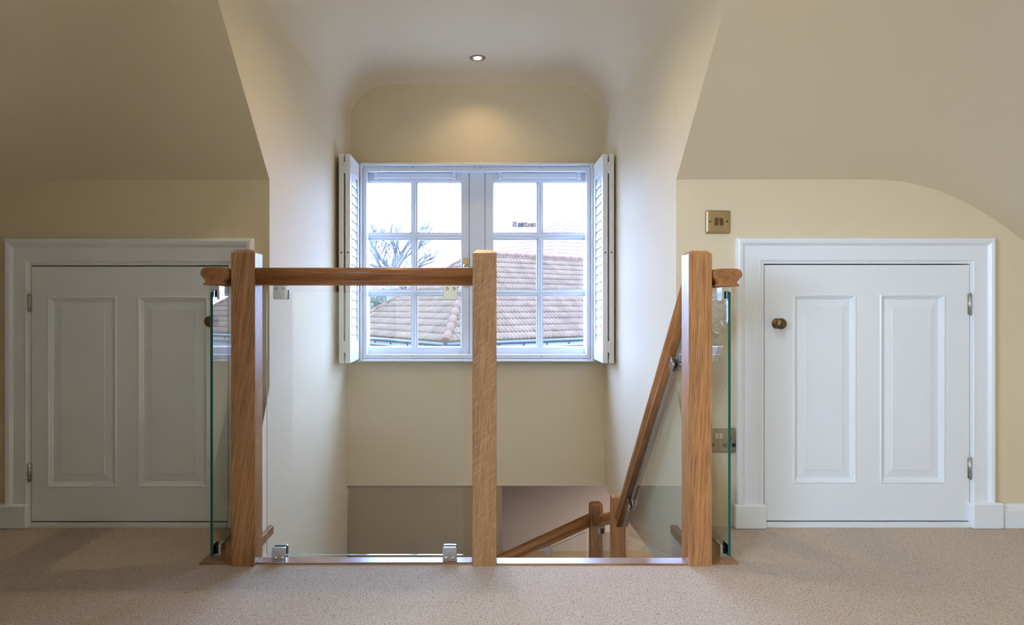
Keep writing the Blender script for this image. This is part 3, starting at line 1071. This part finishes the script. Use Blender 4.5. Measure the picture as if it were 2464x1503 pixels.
# ------------------------------------------------------------------ stairs (carpeted treads going down)
st = thing('staircase', 'carpeted stairs descending from the oak nosing', 'staircase', (0.36, 2.13, -2.6))
for k in range(5):
    z = -0.21 * (k + 1)
    mk(MB().box(0.02, 0.63, 2.13 + 0.208 * k, 2.13 + 0.208 * (k + 1) + 0.02, z - 0.21, z), 'tread', CARPET, st, bevel=0.008)

# ------------------------------------------------------------------ light switch and socket on the right wall
def wall_plate(name, label, cat, x0, x1, z0, z1, dp, pm=None):
    r = thing(name, label, cat, ((x0 + x1) / 2, KY, z0))
    b = MB()
    rr = 0.006
    def rect(ins, y):
        pts = []
        for cx_, cz_, a0 in ((x1 - ins - rr, z1 - ins - rr, 0), (x0 + ins + rr, z1 - ins - rr, 90), (x0 + ins + rr, z0 + ins + rr, 180), (x1 - ins - rr, z0 + ins + rr, 270)):
            for k in range(5):
                q = R(a0 + 22.5 * k)
                pts.append((cx_ + rr * math.cos(q), y, cz_ + rr * math.sin(q)))
        return pts
    ringsv = [rect(0, KY), rect(0, KY - dp * 0.45), rect(0.0015, KY - dp * 0.70), rect(0.004, KY - dp * 0.88), rect(0.009, KY - dp * 0.97), rect(0.016, KY - dp)]
    n = len(ringsv[0])
    for q in ringsv: b.v += [Vector(p) for p in q]
    for i in range(len(ringsv) - 1):
        for k in range(n):
            k2 = (k + 1) % n
            b.f.append([i * n + k, i * n + k2, (i + 1) * n + k2, (i + 1) * n + k]); b.s.append(True)
    e = (len(ringsv) - 1) * n
    b.f.append([e + k for k in range(n)]); b.s.append(False)
    mk(b, 'face_plate', pm or BRASS, r)
    return r
dp = 0.010
sw = wall_plate('light_switch', 'square antique brass double light switch on the right knee wall', 'light switch', X(1697, KY), X(1756, KY), Z(562, KY), Z(506, KY), dp)
yp = KY - dp
for px, tl in ((1721.0, -1), (1733.0, 1)):
    x, z = X(px, KY), Z(534, KY)
    w, h = 0.0070, 0.0135
    m = MB()
    f, g = (0.006, 0.001) if tl > 0 else (0.001, 0.006)
    m.add([(x - w, yp + 0.001, z - h), (x + w, yp + 0.001, z - h), (x + w, yp + 0.001, z + h), (x - w, yp + 0.001, z + h),
           (x - w, yp - f, z - h), (x + w, yp - f, z - h), (x + w, yp - g, z + h), (x - w, yp - g, z + h)],
          [(0, 1, 2, 3), (4, 5, 6, 7), (0, 1, 5, 4), (1, 2, 6, 5), (2, 3, 7, 6), (3, 0, 4, 7)])
    mk(m, 'rocker', BRONZE, sw, bevel=0.0008)
for px in (1706.5, 1747):
    m = MB().lathe([(0.0036, 0), (0.0032, 0.001), (0.001, 0.0014)], lambda a, b_, h, px=px: (X(px, KY) + a, yp - h, Z(533.5, KY) + b_), 14)
    mk(m, 'screw', DARK, sw)
so = wall_plate('power_socket', 'antique brass double power socket low on the right wall behind the glass', 'power socket', X(1678, KY), X(1776, KY), Z(1088, KY), Z(1030, KY), dp, DULL)
mid = 1727
for s in (-1, 1):
    x, z = X(mid + s * 4.6, KY), Z(1046.5, KY)
    m = MB().box(x - 0.0058, x + 0.0058, yp - 0.004, yp + 0.001, z - 0.0095, z + 0.0095)
    mk(m, 'rocker', NICKEL, so, bevel=0.0012)
    for px, py, w, h in ((mid + s * 27, 1054, 0.0045, 0.0075), (mid + s * 15, 1069, 0.0075, 0.0065), (mid + s * 37, 1069, 0.0075, 0.0065)):
        x, z = X(px, KY), Z(py, KY)
        m = MB().box(x - w, x + w, yp - 0.0012, yp + 0.001, z - h, z + h)
        mk(m, 'pin_hole', BLACK, so, bevel=0.0008)
    m = MB().lathe([(0.0036, 0), (0.0030, 0.0012), (0.001, 0.0016)], lambda a, b_, h, s=s: (X(mid + s * 41, KY) + a, yp - h, Z(1060, KY) + b_), 14)
    mk(m, 'screw', BRONZE, so)

# ------------------------------------------------------------------ downlights in the dormer ceiling, plus two added unseen fill lamps
def lamp_mat(name, col, s):
    m, nt, b = mat(name)
    b.inputs['Base Color'].default_value = (0.8, 0.8, 0.8, 1)
    b.inputs['Emission Color'].default_value = (*col, 1)
    b.inputs['Emission Strength'].default_value = s
    return m
LAMP = lamp_mat('glowing_lamp_glass', (1.0, 0.78, 0.48), 5.0)
def downlight(label, x, y, z, power, size, group, col=(1.0, 0.72, 0.42)):
    r = thing('recessed_downlight', label, 'ceiling light', (x, y, z), group=group)
    m = MB().lathe([(0.0425, 0.0), (0.0425, 0.002), (0.038, 0.0042), (0.031, 0.0046), (0.0265, 0.0030), (0.0230, -0.002), (0.0225, -0.02)], lambda a, b_, h: (x + a, y + b_, z - h), 40)
    mk(m, 'bezel', BEZEL, r)
    m = MB().lathe([(0.0205, 0.0012), (0.0205, 0.0050), (0.016, 0.0060), (0.002, 0.0064)], lambda a, b_, h: (x + a, y + b_, z - h), 32)
    mk(m, 'lamp', LAMP, r)
    s = spot('lamp_beam', (x, y, z - 0.012), power, col, size, 0.8, 0.02)
    return r
downlight('small round recessed downlight in the dormer ceiling above the window', X(1149, 3.585), 3.585, DZ, 2.6, 130, None)
downlight('recessed downlight in the dormer ceiling nearest the landing', 0.0, 2.30, DZ, 9.0, 140, None)

added_downlight = downlight('added unseen downlight in the landing ceiling, fill for the right carpet and door', 0.45, 0.60, ceil_z(0.45, 0.60) + 0.001, 0.0, 100, None)  # unseen lamp added as fill; its beam is the aimed spot below
spot('lamp_beam', (0.45, 0.60, ceil_z(0.45, 0.60) - 0.015), 22.0, (1.0, 0.98, 0.97), 88, 0.9, 0.03).rotation_euler = Vector((1.0, 1.25, -2.2)).to_track_quat('-Z', 'Y').to_euler()  # added fill beam aimed at the right carpet and door
downlight('added unseen downlight under the floor, fill for the lower hall walls', 1.5, 4.9, SOF, 44.0, 150, None, (1.0, 0.88, 0.76))  # unseen lamp added to brighten the walls down the stairwell
# ------------------------------------------------------------------ outside
K = 2.3
def out(p): return Vector((p[0] * K, p[1] * K, CAM_H + (p[2] - CAM_H) * K))
ROOF = roof_mat('weathered_roof_tiles', (0.072, 0.045, 0.027), (0.116, 0.072, 0.044))
ROOF2 = roof_mat('orange_roof_tiles', (0.135, 0.080, 0.050), (0.18, 0.112, 0.075))
RIDGE = plain('mortared_ridge_tile', (0.085, 0.046, 0.029), 0.9, var=0.25, spec=0.05)
RIDGE2 = plain('terracotta_ridge_tile', (0.18, 0.10, 0.06), 0.9, var=0.25)
RENDER = plain('white_render', (0.17, 0.15, 0.12), 0.9)
GUT = plain('grey_gutter', (0.018, 0.022, 0.025), 0.5)
TERRA = plain('terracotta_pot', (0.15, 0.085, 0.058), 0.9)
SLATE = plain('lead_flat_roof', (0.20, 0.17, 0.14), 0.7)
LEAD = plain('dark_pot', (0.055, 0.052, 0.05), 0.8)

struct(mk(LOWER_ROOF, 'roof_lower', SLATE))
def tiled_face(name, material, parent, o, tdir, sdir, ndir, Lt0, Lt1, Ls, cuts, gauge, wave):
    """course by course pantiles on a slope; cuts = vertical planes (point, outward normal)"""
    bm = bmesh.new()
    nC = int(math.ceil(Ls / gauge))
    nW = int(round((Lt1 - Lt0) / wave)) * 8
    for c in range(nC):
        rows = []
        s0, s1 = c * gauge, min((c + 1) * gauge, Ls)
        if s1 - s0 < 1e-3: continue
        for (s, lift) in ((s0, -0.01), (s0, 0.030), (s1 + 0.0, 0.004)):
            row = []
            for k in range(nW + 1):
                t = Lt0 + (Lt1 - Lt0) * k / nW
                hgt = lift + (0.32 * wave * abs(math.sin(math.pi * k / 8)) if lift > -0.005 else 0)
                row.append(bm.verts.new(o + tdir * t + sdir * s + ndir * hgt))
            rows.append(row)
        for a, b_ in ((0, 1), (1, 2)):
            for k in range(nW):
                f = bm.faces.new((rows[a][k], rows[a][k + 1], rows[b_][k + 1], rows[b_][k]))
                f.smooth = (a == 1)
    for p, nrm in cuts:
        bmesh.ops.bisect_plane(bm, geom=bm.verts[:] + bm.edges[:] + bm.faces[:], plane_co=p, plane_no=nrm, clear_outer=True)
    bmesh.ops.recalc_face_normals(bm, faces=bm.faces[:])
    org = ROOT[parent.name]
    for v in bm.verts: v.co -= org
    me = bpy.data.meshes.new(name)
    bm.to_mesh(me)
    bm.free()
    me.materials.append(material)
    ob = bpy.data.objects.new(name, me)
    C.objects.link(ob)
    ob.parent = parent
    ROOT[ob.name] = org
    return ob

def hip_house(label, corner, ang, h, L, pitch, mat_roof, mat_ridge, gauge, wave, wall_drop, group):
    """corner: near eave corner; the right face runs along ang, the left face along ang+90"""
    corner = Vector(corner)
    u = Vector((math.cos(ang), math.sin(ang), 0))
    v = Vector((-math.sin(ang), math.cos(ang), 0))
    zv = Vector((0, 0, 1))
    root = thing('house', label, 'house', corner + (u * (L / 2)) + v * h - zv * wall_drop, group=group)
    sl = h * math.sqrt(1 + pitch * pitch)
    A = corner + (u + v) * h + zv * (h * pitch)
    B = corner + u * (L - h) + v * h + zv * (h * pitch)
    c2, c3, c4 = corner + u * L, corner + u * L + v * 2 * h, corner + v * 2 * h
    def face(o, t, inn, Lt):
        s = (inn + zv * pitch).normalized()
        n_ = t.cross(s).normalized()
        if n_.z < 0: n_ = -n_
        return s, n_
    diag = (v - u).normalized()              # hip plane through the near corner
    s, n_ = face(corner, u, v, L)
    tiled_face('roof_slope', mat_roof, root, corner, u, s, n_, 0, L, sl, [(corner, diag), (c2, (v + u).normalized())], gauge, wave)
    s, n_ = face(corner, v, u, 2 * h)
    tiled_face('roof_slope', mat_roof, root, corner, v, s, n_, 0, 2 * h, sl, [(corner, -diag), (c4, (u + v).normalized())], gauge, wave)
    # the two slopes turned away
    b = MB()
    b.add([c2, c3, B, c4, A], [(0, 1, 2), (1, 3, 4, 2)])
    mk(b, 'rear_roof_slope', mat_roof, root)
    def ridge_line(p, q, r):
        b = MB()
        n = max(2, int((q - p).length / 0.42))
        for k in range(n):
            a_, b_ = p.lerp(q, k / n), p.lerp(q, (k + 1.06) / n)
            b.tube([a_, b_], [r * 1.03, r * 0.99], 12)
        return mk(b, 'ridge_tile', mat_ridge, root)
    up = zv * 0.02
    ridge_line(corner + up, A + up, 0.12)
    ridge_line(c4 + up, A + up, 0.10)
    ridge_line(c2 + up, B + up, 0.10)
    if (B - A).length > 0.5: ridge_line(A + up, B + up, 0.10)
    b = MB()
    inn = 0.22
    q = [corner + (u + v) * inn, c2 + (v - u) * inn, c3 - (u + v) * inn, c4 + (u - v) * inn]
    b.add([p - zv * 0.02 for p in q] + [p - zv * wall_drop for p in q], [(0, 1, 5, 4), (1, 2, 6, 5), (2, 3, 7, 6), (3, 0, 4, 7)])
    mk(b, 'wall', RENDER, root)
    # fascia boards and gutters
    b = MB()
    for a_, b_, nn in ((corner, c2, -v), (corner, c4, -u)):
        d_ = (b_ - a_)
        p = [a_, b_, b_ - nn * 0.02, a_ - nn * 0.02]
        b.add([x - zv * 0.03 for x in p] + [x - zv * 0.24 for x in p], [(0, 1, 2, 3), (4, 5, 6, 7), (0, 1, 5, 4), (1, 2, 6, 5), (2, 3, 7, 6), (3, 0, 4, 7)])
        q2 = [a_ - zv * 0.235, b_ - zv * 0.235, b_ - nn * inn - zv * 0.235, a_ - nn * inn - zv * 0.235]
        b.add(q2, [(0, 1, 2, 3)])
    mk(b, 'fascia', RENDER, root)
    b = MB()
    for a_, b_, nn in ((corner, c2, -v), (corner, c4, -u)):
        b.tube([a_ + nn * 0.06 - zv * 0.06, b_ + nn * 0.06 - zv * 0.06], 0.055, 10)
        n = int((b_ - a_).length / 0.9)
        for k in range(1, n):
            p = a_.lerp(b_, k / n) - zv * 0.09
            b.tube([p + nn * 0.06, p - zv * 0.10 + nn * 0.01], 0.015, 6)
    mk(b, 'gutter', GUT, root)
    return root
Cn = out((-0.35, 8.0, 0.36))
hip_house('nearest neighbouring house with weathered pinkish tiled hip roof outside the window', Cn, math.atan2(0.59, 0.81), 1.52 * K, 5.95 * K, 0.781, ROOF, RIDGE, 0.305, 0.145, 3.0, 'neighbouring houses')
hip_house('farther house with pale orange pyramid roof rising behind the nearest roof', (4.81, 42.5, 2.98), R(33.5), 6.14, 12.28, 0.69, ROOF2, RIDGE2, 0.52, 0.40, 6.0, 'neighbouring houses')
# chimney stack with a row of pots
dC = 58.0
ch = thing('chimney', 'pale chimney stack with a row of pots left of the orange roof', 'chimney', (X(1240, dC), dC, -1.0))
b = MB().box(X(1190, dC), X(1292, dC), dC, dC + 0.9, -1.0, Z(556, dC))
b.box(X(1218, dC), X(1296, dC), dC + 0.1, dC + 0.8, Z(556, dC), Z(546, dC))
mk(b, 'stack', RENDER, ch, bevel=0.01)
for px, m_, hh in ((1239, TERRA, 530), (1252, LEAD, 534), (1263, TERRA, 532), (1275, TERRA, 535), (1286, TERRA, 534)):
    x = X(px, dC)
    zb = Z(546, dC)
    zt = Z(hh, dC)
    m = MB().lathe([(0.225, 0), (0.19, (zt - zb) * 0.8), (0.235, (zt - zb) * 0.82), (0.235, zt - zb)], lambda a, b_, q, x=x: (x + a, dC + 0.45 + b_, zb + q), 14)
    mk(m, 'chimney_pot', m_, ch)

# bare tree on the left
BARK = plain('pale_bark', (0.085, 0.080, 0.072), 0.9)
rng = random.Random(7)
def bare_tree(label, base, trunk_h, r0, limbs, L0, group, depth=3):
    b, tw = MB(), MB()
    def branch(p, d, L, r, lev):
        n = 5
        pts, q, dd = [Vector(p)], Vector(p), d.normalized()
        for k in range(n):
            dd = (dd + Vector((rng.uniform(-1, 1), rng.uniform(-1, 1), rng.uniform(-0.5, 1.0))) * 0.13).normalized()
            q = q + dd * (L / n)
            pts.append(q.copy())
        rad = [max(r * (1 - 0.6 * k / n), 0.0135) for k in range(n + 1)]
        (b if lev == 0 else tw).tube(pts, rad, 7 if lev < 2 else 4)
        if lev >= depth: return
        for k in range(4 if lev < 2 else 3):
            t = 0.35 + 0.65 * (k + rng.uniform(0, 0.6)) / 5
            i = min(int(t * n), n)
            ang = rng.uniform(0, 2 * math.pi)
            nd = dd * 0.9 + Vector((math.cos(ang), 0.6 * math.sin(ang), rng.uniform(-0.1, 0.4))) * 0.75
            branch(pts[i], nd, L * rng.uniform(0.45, 0.62), max(rad[i] * 0.6, 0.0135), lev + 1)
    root = thing('bare_tree', label, 'tree', base, group=group)
    top = Vector(base) + Vector((0, 0, trunk_h))
    b.tube([base, Vector(base) + Vector((0.05, 0, trunk_h * 0.5)), top], [r0 * 1.3, r0, r0 * 0.8], 10)
    for k in range(limbs):
        a_ = R(-68 + 136 * (k + rng.uniform(-0.25, 0.25)) / max(1, limbs - 1))
        start = top - Vector((0, 0, rng.uniform(0.0, trunk_h * 0.25)))
        branch(start, Vector((math.sin(a_), rng.uniform(-0.4, 0.4), math.cos(a_))), L0 * rng.uniform(0.8, 1.1), r0 * 0.5, 0)
    mk(b, 'trunk', BARK, root)
    w = mk(tw, 'twigs', BARK, root)
    w['kind'] = 'stuff'
    return root
dT = 27.0
bare_tree('large bare winter tree seen through the left casement', (X(938, dT), dT, -2.4), Z(640, dT) + 2.4, 0.17, 7, 2.15, 'bare trees outside')
bare_tree('thin bare tree top seen through the upper right pane', (X(1397, 66), 66.0, -1.0), 7.4, 0.10, 3, 2.6, 'bare trees outside', 2)

# hedge and shrubs beyond the near roof
def shrub(label, c, rad, n, col, seed, ls=1.0):
    rg = random.Random(seed)
    root = thing('shrub', label, 'shrub', (c[0], c[1], c[2] - rad[2]), group='garden shrubs outside the window')
    lf = MB()
    for k in range(n):
        t, f = rg.uniform(0, 2 * math.pi), math.acos(rg.uniform(-1, 1))
        r = rg.uniform(0.55, 1.0)
        p = Vector((c[0] + rad[0] * r * math.sin(f) * math.cos(t), c[1] + rad[1] * r * math.sin(f) * math.sin(t), c[2] + rad[2] * r * math.cos(f)))
        a = Vector((rg.gauss(0, 1), rg.gauss(0, 1), rg.gauss(0, 1))).normalized()
        b_ = a.cross(Vector((rg.gauss(0, 1), rg.gauss(0, 1), rg.gauss(0, 1)))).normalized()
        s = rg.uniform(0.05, 0.12) * ls
        lf.add([p - a * s, p + b_ * s * 0.45, p + a * s, p - b_ * s * 0.45], [(0, 1, 2, 3)])
    o = mk(lf, 'foliage', col, root)
    o['kind'] = 'stuff'
    sm = MB()
    for k in range(7):
        t = k / 7 * 6.28
        sm.tube([(c[0], c[1], c[2] - rad[2]), (c[0] + rad[0] * 0.5 * math.cos(t), c[1] + rad[1] * 0.5 * math.sin(t), c[2] + rad[2] * 0.3)], [0.05, 0.02], 6)
    mk(sm, 'stem', BARK, root)
LEAF1 = plain('yellow_green_leaves', (0.050, 0.052, 0.022), 0.8)
LEAF2 = plain('blue_green_leaves', (0.028, 0.034, 0.026), 0.8)
shrub('yellow green shrub behind the left slope of the nearest roof', (X(915, 30), 30.0, Z(765, 30)), (1.3, 0.9, 1.0), 1700, LEAF1, 3)
shrub('dull green shrub beneath the bare tree', (X(965, 33), 33.0, Z(735, 33)), (1.5, 1.0, 1.0), 2000, LEAF2, 4)
shrub('tall hedge shrub at the left edge of the window view', (X(845, 37), 37.0, Z(755, 37)), (1.9, 1.0, 1.3), 2000, LEAF1, 5)
shrub('broad hedge shrub far left of the house, mirrored in the right side glass', (-6.3, 22.0, -0.2), (1.9, 0.9, 1.9), 5200, LEAF1, 8, 1.7)
FARW = plain('grey_far_wall', (0.045, 0.045, 0.042), 0.9)
far = thing('outbuilding', 'distant grey building with dark windows behind the shrubs', 'building', (X(930, 46), 46.0, -3.0))
mk(MB().box(X(820, 46), X(1030, 46), 46.0, 50.0, -3.0, Z(700, 46)), 'wall', FARW, far)
m = MB()
b0 = MB().prism([(0, 0), (4.2, 0), (2.1, 1.6)], lambda u, w, t: (t, 45.9 + u, Z(700, 46) + w), X(815, 46), X(1035, 46))
mk(b0, 'roof', ROOF, far)
for px in (912, 955, 985):
    mk(MB().box(X(px - 9, 46), X(px + 9, 46), 45.96, 46.02, Z(752, 46), Z(725, 46)), 'window', GUT, far)
GRASS = plain('garden_grass', (0.03, 0.035, 0.018), 0.95, var=0.3)
g = mk(MB().add([(-80, 6.3, -3.0), (80, 6.3, -3.0), (80, 140, -3.0), (-80, 140, -3.0), (-80, -60, -3.0), (-2.6, -60, -3.0), (-2.6, 6.3, -3.0)], [(0, 1, 2, 3), (4, 5, 6, 0)]), 'ground', GRASS)
struct(g, 'garden ground outside')
